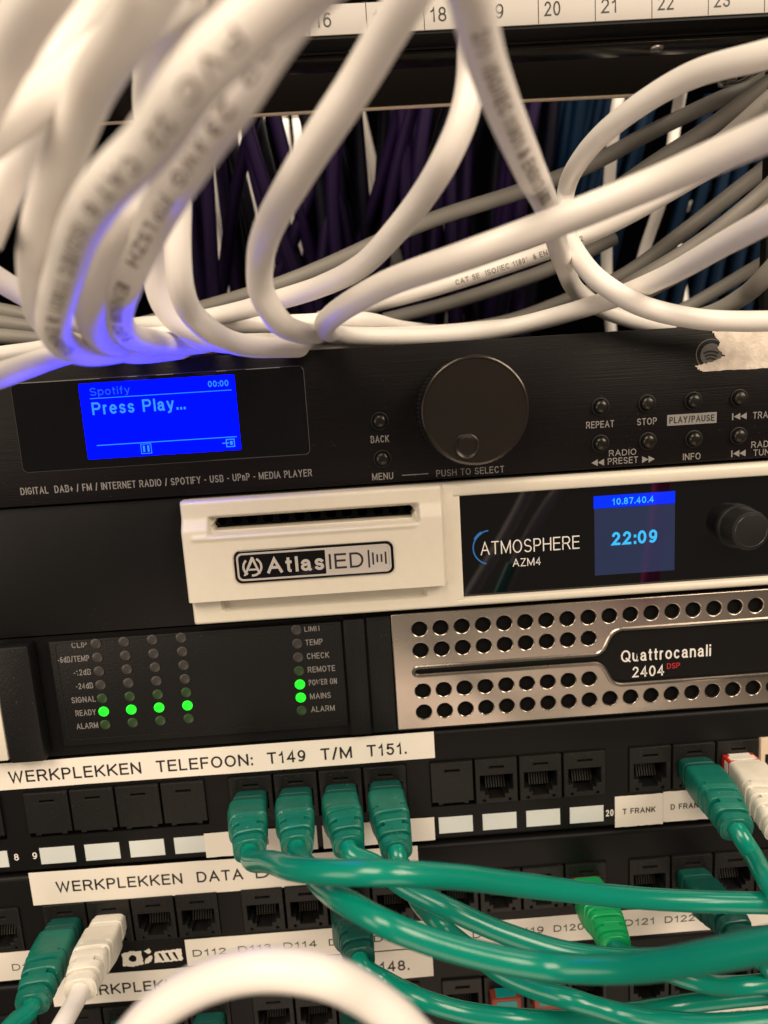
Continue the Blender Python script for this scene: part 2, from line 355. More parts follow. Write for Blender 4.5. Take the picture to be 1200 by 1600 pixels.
def cable_text(path, r, s, s0, h, parent, flip=False, roll=0.0, m='cable_ink', kx=1.0):
    """printing wrapped on the skin of a cable, on the side turned to the room"""
    bm = text_mesh(s, h, None, .15, .2)
    for v in bm.verts: v.co = Vector((v.co.x * kx, v.co.y - h / 2, v.co.z))
    for c in [x * .3 * h for x in range(-3, 4)]:
        bmesh.ops.bisect_plane(bm, geom=bm.verts[:] + bm.edges[:] + bm.faces[:], plane_co=(0, c, 0), plane_no=(0, 1, 0))
    L = [0]
    for a, b in zip(path, path[1:]): L.append(L[-1] + (b - a).length)
    for v in bm.verts:
        q = s0 + (-v.co.x if flip else v.co.x); q = min(max(q, 0), L[-1] - 1e-3)
        i = next(j for j in range(len(L) - 1) if L[j + 1] > q); t = (q - L[i]) / (L[i + 1] - L[i])
        P = path[i].lerp(path[i + 1], t)
        T = (path[min(i + 2, len(path) - 1)] - path[max(i - 1, 0)]).normalized()
        if flip: T = -T
        N = (CAM - P); N = (N - T * N.dot(T)).normalized(); B = N.cross(T)
        a = v.co.y / r + roll
        v.co = (P + (N * math.cos(a) + B * math.sin(a)) * (r + .04 + v.co.z)) * S
    me = bpy.data.meshes.new('lettering'); bm.to_mesh(me); bm.free()
    return link('lettering', me, m, parent)
def cab(name, label, pts, D=6.2, m='white_pvc', group=None, cat='cable', parent=None, n=18, wob=.006):
    """cable traced as (u, v, width in pixels): the width says how far the cable of diameter D stands from the lens"""
    P = [at(u, v, F_PX * D / wd) for u, v, wd in pts]
    path = spline(P)
    bm = tube_bm(path, D / 2, n, wob, seed=len(COL.objects))
    o = finish(bm, name, m, parent, angle=60)
    if parent is None: tag(o, label, cat, group)
    return o, path

# ================================================================== SETTING
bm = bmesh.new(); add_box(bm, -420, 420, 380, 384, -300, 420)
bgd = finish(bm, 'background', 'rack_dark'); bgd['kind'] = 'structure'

# ================================================================== MEDIA PLAYER (first unit)
rad = empty('media_player', 'black brushed internet radio unit with a glowing blue display and a big round knob', 'media player')
FY = -3.0                                     # front of the face plate
bm = bmesh.new(); add_box(bm, -170, 170, FY, 1.5, .35, 43.9, .35); finish(bm, 'faceplate', 'brushed_black', rad)
box('chassis', 'black_metal', rad, -168, 168, 1.5, 260, 1.0, 42.5)
plate('display_window', 'gloss_black', rad, [rrect(-107.2, -15.8, 11.3, 39.2, 1.6)], FY - .1, .3, .12)
WY = FY - .1 - .15
scr = plate('screen', 'lcd_blue', rad, [rrect(-86.2, -37.6, 14.2, 37.8, .5)], WY - .1, .1)
SY = WY - .15
plate('bezel_line', 'print_dim', rad, [rrect(-107.35, -15.65, 11.15, 39.35, 1.7), rrect(-107.2, -15.8, 11.3, 39.2, 1.6)], FY - .02, .05)
text('Spotify', 'lcd_text_dim', scr, -83.0, -70.6, 34.0, 2.4, SY)
text('00:00', 'lcd_text', scr, -46.0, -39.6, 34.4, 1.9, SY, off=.01)
text('Press Play...', 'lcd_text', scr, -83.0, -54.0, 28.0, 3.9, SY, off=.012)
def bars(name, m, parent, rects, y, t=.05):
    bm = bmesh.new()
    for x0, x1, z0, z1 in rects: add_box(bm, x0, x1, y - t, y, z0, z1)
    return finish(bm, name, m, parent, smooth=False)
bars('display_rule', 'lcd_text', scr, [(-83.2, -38.8, 33.0, 33.2), (-83.0, -38.6, 18.25, 18.5)], SY)
plate('pause_icon', 'lcd_text', scr, [[(-69.3, 14.8), (-65.9, 14.8), (-65.9, 18.0), (-69.3, 18.0)], [(-69.1, 15.0), (-66.1, 15.0), (-66.1, 17.8), (-69.1, 17.8)]], SY - .02, .04)
bars('pause_icon', 'lcd_text', scr, [(-68.6, -68.0, 15.4, 17.4), (-67.2, -66.6, 15.4, 17.4)], SY)
plate('source_icon', 'lcd_text', scr, [[(-42.2, 15.2), (-39.4, 15.2), (-39.4, 17.8), (-42.2, 17.8)], [(-41.9, 15.5), (-39.7, 15.5), (-39.7, 17.5), (-41.9, 17.5)]], SY - .02, .04)
bars('source_icon', 'lcd_text', scr, [(-43.4, -41.2, 16.4, 16.7), (-40.9, -40.1, 15.9, 17.1)], SY)
text('DIGITAL  DAB+ / FM / INTERNET RADIO / SPOTIFY - USB - UPnP - MEDIA PLAYER', 'print_grey', rad, -109.2, -15.6, 4.1, 2.35, FY, off=.006)
# knob
def knurl(i, y): return 1.0 if i % 2 else .975
kn = lathe('knob', 'rubber_black', rad, 36.4, 22.2, [(17.3, FY), (17.3, -4.5), (16.9, -5.0), (16.7, -13.4)], 150, knurl, angle=20)
bm = bmesh.new(); add_lathe(bm, 36.4, 22.2, [(16.75, -13.3), (16.75, -14.0), (16.45, -14.55), (16.0, -14.75), (15.75, -14.75), (15.6, -14.5)], 120); finish(bm, 'knob_rim', 'black_chrome', kn)
cap_b = bmesh.new(); add_lathe(cap_b, 36.4, 22.2, [(15.7, -13.2), (15.7, -14.45), (10, -14.5), (0.2, -14.45)], 96); finish(cap_b, 'knob_cap', 'knob_black', kn)
bm = bmesh.new(); add_lathe(bm, 33.3, 11.6, [(3.9, -14.4), (3.9, -14.75), (3.6, -14.85), (3.3, -14.7), (2.4, -14.5), (1.2, -14.42), (.1, -14.4)], 40); finish(bm, 'finger_dimple', 'knob_black', kn)
def button(x, z):
    b = lathe('button', 'rubber_black', rad, x, z, [(2.9, FY), (2.9, FY - .35), (2.55, FY - .45), (2.4, FY - .1), (2.3, FY - .05)], 28)
    bm = bmesh.new(); add_lathe(bm, x, z, [(2.15, FY), (2.15, FY - 1.3), (1.95, FY - 1.7), (1.4, FY - 2.0), (.7, FY - 2.12), (.05, FY - 2.15)], 28); finish(bm, 'button_dome', 'knob_black', b)
for x, z in ((7.3, 20.4), (7.4, 8.3), (78.7, 20.5), (78.6, 8.6), (93.9, 20.6), (94.2, 8.4), (109.0, 20.5), (109.4, 8.1), (124.1, 20.4), (124.2, 8.2), (139.3, 20.4), (139.3, 8.2)): button(x, z)
G = 'print_grey'
text('BACK', G, rad, 4.0, 10.0, 13.5, 2.3, FY, off=.004); text('MENU', G, rad, 3.7, 10.6, 1.4, 2.3, FY, off=.004)
bars('print_line', G, rad, [(13.4, 22.0, 2.3, 2.55)], FY)
text('PUSH TO SELECT', G, rad, 24.6, 46.9, 1.2, 2.2, FY, off=.004)
text('REPEAT', G, rad, 74.0, 83.2, 13.7, 2.2, FY, off=.004); text('STOP', G, rad, 90.7, 97.2, 13.7, 2.2, FY, off=.004)
plate('print_box', G, rad, [[(100.6, 12.9), (116.9, 12.9), (116.9, 16.4), (100.6, 16.4)]], FY - .02, .03)
text('PLAY/PAUSE', 'ink', rad, 101.3, 116.2, 13.6, 2.1, FY - .05, off=.012)
text('INFO', G, rad, 105.9, 111.8, 1.3, 2.2, FY, off=.004)
text('TRACK', G, rad, 128.9, 137.4, 13.4, 2.2, FY, off=.004)
text('RADIO', G, rad, 81.4, 90.4, 4.2, 2.0, FY, off=.004); text('PRESET', G, rad, 81.0, 91.0, 1.5, 2.1, FY, off=.004)
text('RADIO', G, rad, 128.6, 137.2, 3.9, 2.1, FY, off=.004); text('TUNE', G, rad, 129.4, 136.6, 1.2, 2.1, FY, off=.004)
def tris(zc, xs, d):
    for x in xs: plate('arrow_print', G, rad, [[(x, zc), (x + 2.1 * d, zc + 1.1), (x + 2.1 * d, zc - 1.1)]], FY - .02, .03)
tris(2.4, (75.6, 77.7), 1); tris(2.4, (96.6, 94.5), -1); tris(14.5, (122.6, 124.7), 1); tris(2.4, (122.6, 124.7), 1)
bars('arrow_print', G, rad, [(122.0, 122.4, 13.4, 15.6), (122.0, 122.4, 1.3, 3.5)], FY)
# emblem half hidden under torn tape
plate('emblem', 'print_dim', rad, [circ(114.5, 35.0, 4.8, 40), circ(114.5, 35.0, 4.45, 40)], FY - .02, .03)
plate('emblem', 'print_dim', rad, [circ(114.7, 34.8, 3.5, 40)], FY - .02, .03)
for q, (rr, dz) in enumerate(((4.6, -3.0), (3.6, -3.1), (2.6, -3.2))):
    plate('emblem', 'ink', rad, [arc_band(114.4, 34.2 + dz, rr - .3, rr + .3, 55 - q * 2, 118 + q)], FY - .05, .03)
rg = random.Random(3)
def rag(p0, p1, n, a): return [(p0[0] + (p1[0] - p0[0]) * i / n + rg.uniform(-a, a), p0[1] + (p1[1] - p0[1]) * i / n + rg.uniform(-a, a)) for i in range(n)]
tp = rag((158, 41.6), (114.6, 41.8), 26, .06) + rag((114.6, 41.8), (117.6, 38.4), 14, .35) + rag((117.6, 38.4), (116.4, 36.6), 6, .3) + rag((116.4, 36.6), (119.0, 34.2), 10, .4) + \
     rag((119.0, 34.2), (115.6, 32.6), 9, .35) + rag((115.6, 32.6), (109.2, 31.6), 12, .3) + rag((109.2, 31.6), (111.8, 29.6), 9, .35) + rag((111.8, 29.6), (158, 29.2), 40, .12)
plate('torn_tape', 'tape', rad, [tp], FY - .16, .16, .03)['label'] = 'torn strip of cream masking tape'

# ================================================================== ZONE MIXER (second unit, cream)
mix = empty('zone_mixer', 'cream coloured half width audio mixer with a glossy black display and silver badge', 'audio mixer')
box('rack_ear', 'black_metal', mix, -170, -57.0, -1.2, 1.5, -43.9, -.35, .3)
def sm(t): t = min(max(t, 0), 1); return t * t * (3 - 2 * t)
def pocket(x, z, x0, x1, z0, z1, e=.7): return sm((x - x0) / e) * sm((x1 - x) / e) * sm((z - z0) / e) * sm((z1 - z) / e)
AX0, AX1, AZ0, AZ1 = -58.2, 29.4, -42.6, -1.0
def hgt(x, z):
    y = -6.0
    end = sm((26.4 - x) / 1.5)                                      # pad stops in a rounded end at its right
    if -34.0 < z: y -= 4.0 * sm((z + 34.3) / .7) * end * (1 - .55 * sm((z + 11) / 5))
    y += 3.6 * pocket(x, z, -50, 18.2, -12.6, -6.0, 1.2)           # groove above the slot
    y -= .9 * pocket(x, z, -56, 17.8, -14.5, -11.0, 2.4)
    y += 2.4 * pocket(x, z, -48.6, 19.4, -38.4, -33.6, .8)
    for d in (x - AX0, AX1 + 99 - x, z - AZ0, AZ1 - z):             # rounded outer rim
        if d < 1.2: y += 1.2 - math.sqrt(max(0, 1.44 - (1.2 - d) ** 2))
    return y
bm = bmesh.new(); NX, NZ = 230, 120; gv = []
for i in range(NX + 1):
    x = AX0 + (AX1 - AX0) * i / NX; gv.append([])
    for j in range(NZ + 1):
        z = AZ0 + (AZ1 - AZ0) * j / NZ; gv[-1].append(bm.verts.new(Vector((x, hgt(x, z), z)) * S))
SL = (-49.0, 16.8, -11.2, -7.4)                                     # the slot is an opening
for i in range(NX):
    for j in range(NZ):
        x = AX0 + (AX1 - AX0) * (i + .5) / NX; z = AZ0 + (AZ1 - AZ0) * (j + .5) / NZ
        ch = min(1.2, max(0, (x - SL[0]) * .5, 0))
        if SL[0] + abs(z + 9.6) * .6 < x < SL[1] - abs(z + 9.0) * .6 and SL[2] < z < SL[3]: continue
        bm.faces.new((gv[i][j], gv[i + 1][j], gv[i + 1][j + 1], gv[i][j + 1]))
bedges = [e for e in bm.edges if e.is_boundary]
r_ = bmesh.ops.extrude_edge_only(bm, edges=bedges)
for v in [g for g in r_['geom'] if isinstance(g, bmesh.types.BMVert)]: v.co.y = (3.0 if v.co.x < AX1 * S - 1e-5 else -1.0) * S
finish(bm, 'bezel', 'cream_paint', mix, angle=50)
vb = plate('slot_grille', 'void_black', mix, [[(-52, -12), (19, -12), (19, -5.5), (-52, -5.5)]] + [circ(-47 + 5.2 * i, -8.9, 1.7, 16) for i in range(13)], -.6, .6)
# display frame (right of the pad): four butted strips and the black glass
bm = bmesh.new()
add_prism(bm, [(3, -1.0), (-5.0, -1.0), (-5.8, -1.5), (-6.0, -2.3), (-6.0, -4.8), (-5.6, -5.2), (3, -5.2)], AX1, 172)
add_prism(bm, [(3, -39.8), (-5.6, -39.8), (-6.0, -40.2), (-6.0, -41.6), (-5.5, -42.3), (-4.8, -42.6), (3, -42.6)], AX1, 172)
add_box(bm, AX1, 31.4, -5.95, 3, -39.8, -5.2)
finish(bm, 'display_frame', 'cream_paint', mix, angle=50)
box('display_glass', 'glass_black', mix, 31.4, 172, -3.6, 0, -39.8, -5.2)
GY = -3.6
sc2 = plate('screen', 'oled_dark', mix, [[(76.2, -35.6), (103.2, -35.6), (103.2, -12.9), (76.2, -12.9)]], GY - .02, .03)
plate('screen_bar', 'oled_blue', sc2, [[(76.0, -12.8), (103.2, -12.8), (103.2, -8.6), (76.0, -8.6)]], GY - .02, .03)
text('10.87.40.4', 'oled_text', sc2, 82.2, 96.0, -11.9, 2.2, GY - .04, off=.012)
text('22:09', 'oled_text', sc2, 82.0, 97.2, -25.6, 4.5, GY - .04, off=.022)
text('ATMOSPHERE', 'print_white', mix, 38.0, 71.2, -25.9, 4.5, GY, weight=.085)
text('AZM4', 'print_white', mix, 48.6, 58.0, -30.6, 2.7, GY, weight=.105)
plate('swoosh', 'blue_print', mix, [arc_band(41.3, -23.4, 5.5, 5.95, 95, 255)], GY - .02, .03)
plate('swoosh', 'blue_print', mix, [arc_band(41.3, -23.4, 5.4, 6.3, 118, 150), ], GY - .05, .03)
kb = lathe('knob', 'rubber_black', mix, 124.2, -21.8, [(7.4, GY), (7.4, -5.2), (6.9, -5.8), (6.6, -11.4), (6.2, -12.2), (5.4, -12.4)], 56)
bm = bmesh.new(); add_lathe(bm, 124.2, -21.8, [(5.4, -12.3), (5.2, -12.5), (4.8, -12.1), (.1, -12.0)], 48); finish(bm, 'knob_cap', 'knob_grey', kb)
# badge
bd = plate('badge', 'gloss_black', mix, [rrect(-42.2, 8.9, -28.1, -17.4, 2.2)], -10.15, .5, .25)
BY = -10.65
plate('badge_border', 'silver', bd, [rrect(-41.3, 8.0, -27.3, -18.2, 1.7), rrect(-40.7, 7.4, -26.7, -18.8, 1.3)], BY - .08, .12, .02)
plate('badge_field', 'silver', bd, [[(-13.0, -26.75), (6.4, -26.75), (7.35, -25.9), (7.35, -19.6), (6.4, -18.75), (-13.0, -18.75)]], BY - .05, .1)
text('Atlas', 'silver', bd, -31.8, -13.8, -25.3, 5.0, BY - .1, off=.022)
text('IED', 'ink', bd, -12.0, -1.0, -25.3, 5.0, BY - .12, off=.004)
plate('emblem', 'silver', bd, [arc_band(-36.4, -22.8, 2.5, 3.2, 130, 235)], BY - .08, .1); plate('emblem', 'silver', bd, [arc_band(-36.4, -22.8, 2.5, 3.2, 262, 420)], BY - .08, .1)
plate('emblem', 'silver', bd, [[(-39.4, -25.6), (-38.7, -25.6), (-36.2, -21.0), (-34.6, -25.2), (-33.9, -25.2), (-35.9, -19.6), (-36.6, -19.6)]], BY - .09, .12)
bars('emblem', 'silver', bd, [(-37.6, -35.0, -24.0, -23.4)], BY, .13)
bars('sound_bars', 'ink', bd, [(.6 + 1.35 * i, 1.15 + 1.35 * i, -22.75 - h, -22.75 + h) for i, h in enumerate((2.9, 2.0, 1.3, 1.3, 2.0, 2.9))][:5], BY - .12, .05)

# ================================================================== AMPLIFIER (third unit)
amp = empty('amplifier', 'power amplifier with rows of green and unlit LEDs and a perforated steel grille', 'amplifier')
box('front_panel', 'black_metal', amp, -170, 170, .4, 4, -88.4, -44.8)
box('chassis', 'black_metal', amp, -168, 168, 4, 260, -88.0, -45.2)
box('side_plate', 'cream_paint', amp, -170, -125.9, -5.2, .4, -86.0, -63.0, .6)
box('handle', 'black_plastic', amp, -125.6, -113.4, -5.6, .4, -87.2, -45.6, 1.2)
hp = box('meter_panel', 'black_plastic', amp, -108.6, -10.0, -1.4, .4, -84.2, -46.2, .5)
plate('meter_field', 'rubber_black', hp, [rrect(-106.6, -12.0, -82.0, -46.8, 1.8), rrect(-106.35, -12.25, -81.75, -47.05, 1.6)], -1.45, .1)
def led(x, z, m):
    lathe('led', m, amp, x, z, [(1.75, -1.4), (1.75, -1.6), (1.5, -1.72), (.9, -1.8), (.1, -1.82)], 24)
rows = [-47.9, -52.8, -57.7, -62.6, -67.5, -72.3, -77.1]
for ci, x in enumerate((-92.8, -83.4, -73.9, -64.2)):
    for ri, z in enumerate(rows):
        led(x - .1 * ri, z, 'led_green' if ri == 5 else ('led_dim_green' if ri in (4, 6) else 'led_off'))
for ri, z in enumerate(rows): led(-25.3 - .1 * ri, z - .1, 'led_green' if ri in (4, 5) else ('led_dim_green' if ri in (3, 6) else 'led_off'))
for s, x0, x1, z in (('CLIP', -100.9, -95.8, rows[0]), ('-6dB/TEMP', -106.2, -95.6, rows[1]), ('-12dB', -101.6, -95.7, rows[2]), ('-24dB', -101.4, -95.6, rows[3]), ('SIGNAL', -103.6, -95.4, rows[4]),
                     ('READY', -102.9, -95.9, rows[5]), ('ALARM', -103.2, -95.8, rows[6]), ('LIMIT', -22.6, -17.0, rows[0]), ('TEMP', -22.6, -16.7, rows[1]), ('CHECK', -22.5, -14.9, rows[2]),
                     ('REMOTE', -22.6, -13.2, rows[3]), ('POWER ON', -22.6, -12.9, rows[4] + .2), ('MAINS', -22.6, -15.4, rows[5]), ('ALARM', -22.6, -14.4, rows[6])):
    text(s, 'print_grey', hp, x0, x1, z - 1.0, 2.1, -1.4, off=.004)
bm = bmesh.new(); add_box(bm, -9.4, -2.2, -2.6, .4, -87.4, -45.4, .6); add_box(bm, -1.6, 6.6, -1.6, .4, -87.4, -45.4, .4); finish(bm, 'pillar', 'black_plastic', amp)
holes = [circ(16.4 + 7.26 * i, z, 2.6) for i in range(21) for z in (-50.7, -80.9)] + [circ(16.4 + 7.26 * i, z, 2.6) for i in range(9) for z in (-58.3, -73.1)]
groove = [(13.6 + 1.7 * (1 - math.cos(a)), -66.0 + 1.7 * math.sin(a)) for a in [math.radians(-80 + 20 * i) for i in range(9)]][::-1]
groove = [(15.2, -64.4)] + [(14.0, -64.8), (13.5, -66.0), (14.0, -67.2)] + [(15.2, -67.6), (77.0, -67.7), (78.6, -68.4), (80.2, -70.6), (81.6, -73.6), (83.0, -75.4), (85.4, -76.2), (168, -76.2),
          (168, -55.8), (85.4, -55.8), (83.0, -56.6), (81.6, -58.4), (80.2, -61.4), (78.6, -63.6), (77.0, -64.3)]
def dense(P, d):
    out = []
    for a, b in zip(P, P[1:]):
        k = max(1, int(math.hypot(b[0] - a[0], b[1] - a[1]) / d)); out += [(a[0] + (b[0] - a[0]) * i / k, a[1] + (b[1] - a[1]) * i / k) for i in range(k)]
    return out + [P[-1]]
gr = plate('grille', 'steel', amp, [rrect(6.9, 172, -87.0, -45.0, .4), groove] + holes, -1.0, .8, .35, 2)
finish(tube_bm(spline([Vector((x, -1.55, z)) for x, z in dense(groove + groove[:1], 1.2)], .6), .75, 10), 'groove_rim', 'steel', gr)
box('grille_filter', 'void_black', amp, 8, 170, 0.0, .35, -86.4, -45.6)
nb = plate('name_plate', 'black_metal', amp, [[(14.6, -67.3), (77.2, -67.3), (79.0, -68.4), (80.8, -71.2), (82.4, -74.4), (84.2, -75.7), (85.8, -75.9), (168, -75.9), (168, -56.1), (85.8, -56.1), (84.2, -56.4), (82.4, -57.6), (80.8, -60.8), (79.0, -63.5), (77.2, -64.7), (14.6, -64.7)]], -.55, .3)
text('Quattrocanali', 'print_white', nb, 86.0, 117.6, -68.3, 4.3, -.72, off=.004)
text('2404', 'print_white', nb, 90.0, 101.2, -74.2, 3.9, -.72, off=.004)
text('DSP', 'print_red', nb, 102.2, 106.8, -71.9, 2.0, -.72)

# ================================================================== PATCH PANELS
PITCH_P, GROUP_P, LEFT = 15.9, 71.4, -125.4
def port_x(n): i = n - 9; g = math.floor(i / 4); return LEFT + g * GROUP_P + (i - 4 * g) * PITCH_P
port_cache = {}
def port_part(kind, mt, px, z0, parent):
    if kind not in port_cache:
        W, H = 15.2, 17.3
        slit = [(5.2, -3.8), (10.4, -3.8), (10.4, -3.0), (5.2, -3.0)]
        if kind == 'open':
            hole = [(1.8, -6.4), (13.5, -6.4), (13.5, -12.4), (11.8, -12.4), (11.8, -13.9), (10.4, -13.9), (10.4, -15.4), (4.9, -15.4), (4.9, -13.9), (3.5, -13.9), (3.5, -12.4), (1.8, -12.4)]
            me = plate_mesh([rrect(.1, W, -H, -.1, .3, 2), hole, slit, circ(3.0, -16.2, .55, 10), circ(12.3, -16.2, .55, 10)], 2.2, 5.6, .25)
            bm = bmesh.new()
            for k in range(8): 
                x = 4.3 + k * .95
                vs = [bm.verts.new(Vector(c) * S) for c in ((x, 3.2, -13.6), (x + .4, 3.2, -13.6), (x + .4, 5.4, -8.0), (x, 5.4, -8.0), (x, 3.8, -13.9), (x + .4, 3.8, -13.9), (x + .4, 6.0, -8.2), (x, 6.0, -8.2))]
                for f in ((0, 1, 2, 3), (7, 6, 5, 4), (0, 4, 5, 1), (1, 5, 6, 2), (2, 6, 7, 3), (3, 7, 4, 0)): bm.faces.new([vs[q] for q in f])
            bmesh.ops.recalc_face_normals(bm, faces=bm.faces)
            pm = bpy.data.meshes.new('contact_pins'); bm.to_mesh(pm); bm.free(); pm.materials.append(M['shaded_gold'])
        else:
            out = [(.1, -.1), (15.2, -.1), (15.2, -15.4), (13.4, -15.4), (13.4, -16.4), (11.6, -16.4), (11.6, -15.9), (4.2, -15.9), (4.2, -16.4), (2.4, -16.4), (2.4, -15.4), (.1, -15.4)]
            me = plate_mesh([out, slit], .4, 2.6, .25); pm = None
        me.materials.clear(); me.shade_smooth(); me.set_sharp_from_angle(angle=math.radians(30))
        port_cache[kind] = (me, pm)
    me, pm = port_cache[kind]
    if mt != 'port_plastic' or not me.materials:
        me = me.copy() if me.materials else me; me.materials.clear(); me.materials.append(M[mt])
    o = bpy.data.objects.new('port' if kind == 'open' else 'dust_cover', me); COL.objects.link(o); o.parent = parent; o.location = (px * S, 0, z0 * S)
    if pm: c = bpy.data.objects.new('contact_pins', pm); COL.objects.link(c); c.parent = o
    return o
def panel(label, Z, covers, special=None, first=8, last=25):
    p = empty('patch_bay', label, 'patch panel', 'patch panels at the bottom of the rack')
    bm = bmesh.new()
    add_prism(bm, [(8, Z - .4), (1.6, Z - .4), (.7, Z - .6), (.15, Z - 1.2), (0, Z - 2.2), (0, Z - 11.85), (8, Z - 11.85)], -172, 172)
    add_prism(bm, [(8, Z - 29.6), (0, Z - 29.6), (0, Z - 41.6), (.25, Z - 42.4), (1.0, Z - 43.1), (8, Z - 43.3)], -172, 172)
    add_box(bm, -172, 172, 8, 11, Z - 43.3, Z - .4)
    for g in range(-1, 6):
        x1 = LEFT + g * GROUP_P; x0 = x1 - GROUP_P + 3 * PITCH_P + 15.4
        add_box(bm, x0, x1 - .1, 0, 8, Z - 29.6, Z - 11.85)
    finish(bm, 'faceplate', 'black_metal', p, angle=50)
    for n in range(first, last):
        if port_x(n) < -150 or port_x(n) > 150: continue
        port_part('cover' if n in covers else 'open', (special or {}).get(n, 'port_plastic'), port_x(n), Z - 12.0, p)
    return p
def paper(parent, x0, x1, z0, z1, y=-.12, tilt=0.0, seed=1, lab=None, mt='paper'):
    r = random.Random(seed); n = 14
    top = [(x0 + (x1 - x0) * i / n, z1 + tilt * i / n * (x1 - x0) + r.uniform(-.09, .09)) for i in range(n + 1)]
    bot = [(x1 - (x1 - x0) * i / n, z0 + tilt * (1 - i / n) * (x1 - x0) + r.uniform(-.09, .09)) for i in range(n + 1)]
    o = plate('paper_label', mt, parent, [top + bot], y, .16, .03)
    if lab: o['label'] = lab
    return o
p1 = panel('black patch panel labelled TELEFOON below the amplifier, with four green plugs in a row', -88.9, {8, 9, 10, 11, 12, 17}, {24: 'beige_plastic'})
p2 = panel('black patch panel labelled DATA in the middle, with green and white plugs at its left', -133.35, set())
p3 = panel('lowest black patch panel, partly hidden behind the big white cable loop', -177.8, set())
# labels of the first panel
l = paper(p1, -150, 19.5, -99.4, -89.3, seed=2)
text('WERKPLEKKEN  TELEFOON:  T149  T/M  T151.', 'ink', l, -129.6, 9.3, -96.9, 4.4, -.24, weight=.15)
for n in (8, 9, 10, 11, 12, 17, 18, 19, 20):
    x = port_x(n) + 2.2; plate('label_window', 'window_white', p1, [[(x, -129.1), (x + 12.3, -129.1), (x + 12.3, -122.8), (x, -122.8)]], -.1, .2, .05)
text('8', 'print_white', p1, -132.5, -130.9, -126.9, 2.6, 0, off=.012); text('9', 'print_white', p1, -126.0, -124.4, -126.9, 2.6, 0, off=.012); text('20', 'print_white', p1, 80.5, 83.4, -127.4, 2.6, 0, off=.012)
paper(p1, -64.6, -24.4, -131.3, -121.9, -.34, seed=5); l = paper(p1, -22.4, 18.0, -131.3, -122.3, -.34, seed=6)
text('3', 'ink', p1, -43.2, -41.8, -127.9, 2.6, -.5)
l = paper(p1, 83.8, 101.4, -132.0, -119.8, -.14, seed=7); text('T FRANK', 'ink', l, 86.6, 98.6, -126.9, 2.2, -.28, weight=.17)
l = paper(p1, 101.5, 134, -131.4, -119.4, -.10, seed=8); text('D FRANK', 'ink', l, 104.2, 116.4, -126.6, 2.2, -.24, weight=.17)
# second panel
l = paper(p2, -128.4, 11.4, -145.2, -132.2, -.12, seed=9, tilt=-.008); text('WERKPLEKKEN  DATA', 'ink', l, -119.4, -52.4, -140.7, 4.3, -.24, weight=.15, slope=-.008); text('D103', 'ink', l, -47.8, -29.0, -141.3, 4.3, -.24, weight=.15, slope=-.008)
l = paper(p2, -150, -105.0, -175.2, -163.6, -.12, seed=10); text('D109', 'ink', l, -139.8, -128.6, -171.2, 2.7, -.24)
def torn(P, a=.22):
    r = random.Random(len(P) * 7 + int(P[0][0] * 10)); out = []
    for p, q in zip(P, P[1:] + P[:1]):
        k = max(2, int(math.hypot(q[0] - p[0], q[1] - p[1]) / .5)); out += [(p[0] + (q[0] - p[0]) * i / k + r.uniform(-a, a), p[1] + (q[1] - p[1]) * i / k + r.uniform(-a, a)) for i in range(k)]
    return out
tag_pts = [(-99.5, -168.0), (-96.4, -167.2), (-92.5, -167.4), (-92.2, -172.9), (-95.8, -173.6), (-99.8, -173.0)]
plate('paper_scrap', 'paper', p2, [torn(tag_pts), torn(circ(-95.9, -170.3, 1.5, 8), .15)], -.1, .12)
plate('paper_scrap', 'paper', p2, [torn([(-91.4, -167.6), (-89.6, -166.6), (-88.8, -168.0), (-90.2, -168.9)])], -.1, .12)
plate('paper_scrap', 'paper', p2, [torn([(-91.8, -172.9), (-91.2, -170.8), (-88.9, -169.6), (-88.5, -170.8), (-90.1, -172.9)])], -.1, .12)
plate('paper_scrap', 'paper', p2, [torn([(-88.0, -172.9), (-87.8, -168.6), (-85.9, -168.2), (-77.9, -167.8), (-77.7, -172.6)])] +
      [torn([(-86.6 + 2.6 * i, -169.0), (-85.5 + 2.6 * i, -168.9), (-84.3 + 2.6 * i, -172.2), (-85.1 + 2.6 * i, -172.3)], .1) for i in range(3)], -.1, .12)
l = paper(p2, -76.2, 15.6, -175.3, -164.3, -.12, seed=11)
for i, s in enumerate(('D112', 'D113', 'D114', 'D115', 'D116', 'D117')): text(s, 'ink', l, -73.8 + 16.75 * i, -61.8 + 16.75 * i, -171.4, 2.8, -.24, weight=.15)
l = paper(p2, 16.0, 150, -177.6, -166.6, -.12, seed=12)
for s, x in (('D118', 30.0), ('D119', 45.2), ('D120', 60.4), ('D121', 87.2), ('D122', 102.4), ('D123', 118.0)): text(s, 'ink', l, x, x + 11.2, -173.2, 2.8, -.24, weight=.15)
# third panel
l = paper(p3, -127.0, 14.6, -187.9, -175.8, -.12, seed=13); text('WERKPLEKKEN  DATA  D126  T/M  D148.', 'ink', l, -119.6, 5.4, -184.3, 4.3, -.3, weight=.15)
l = paper(p3, 78, 150, -221.0, -211.2, -.12, seed=14)
for i, s in enumerate(('D169', 'D170', 'D171', 'D172')): text(s, 'ink', l, 89.0 + 17.3 * i, 100.8 + 17.3 * i, -217.2, 3.0, -.24)
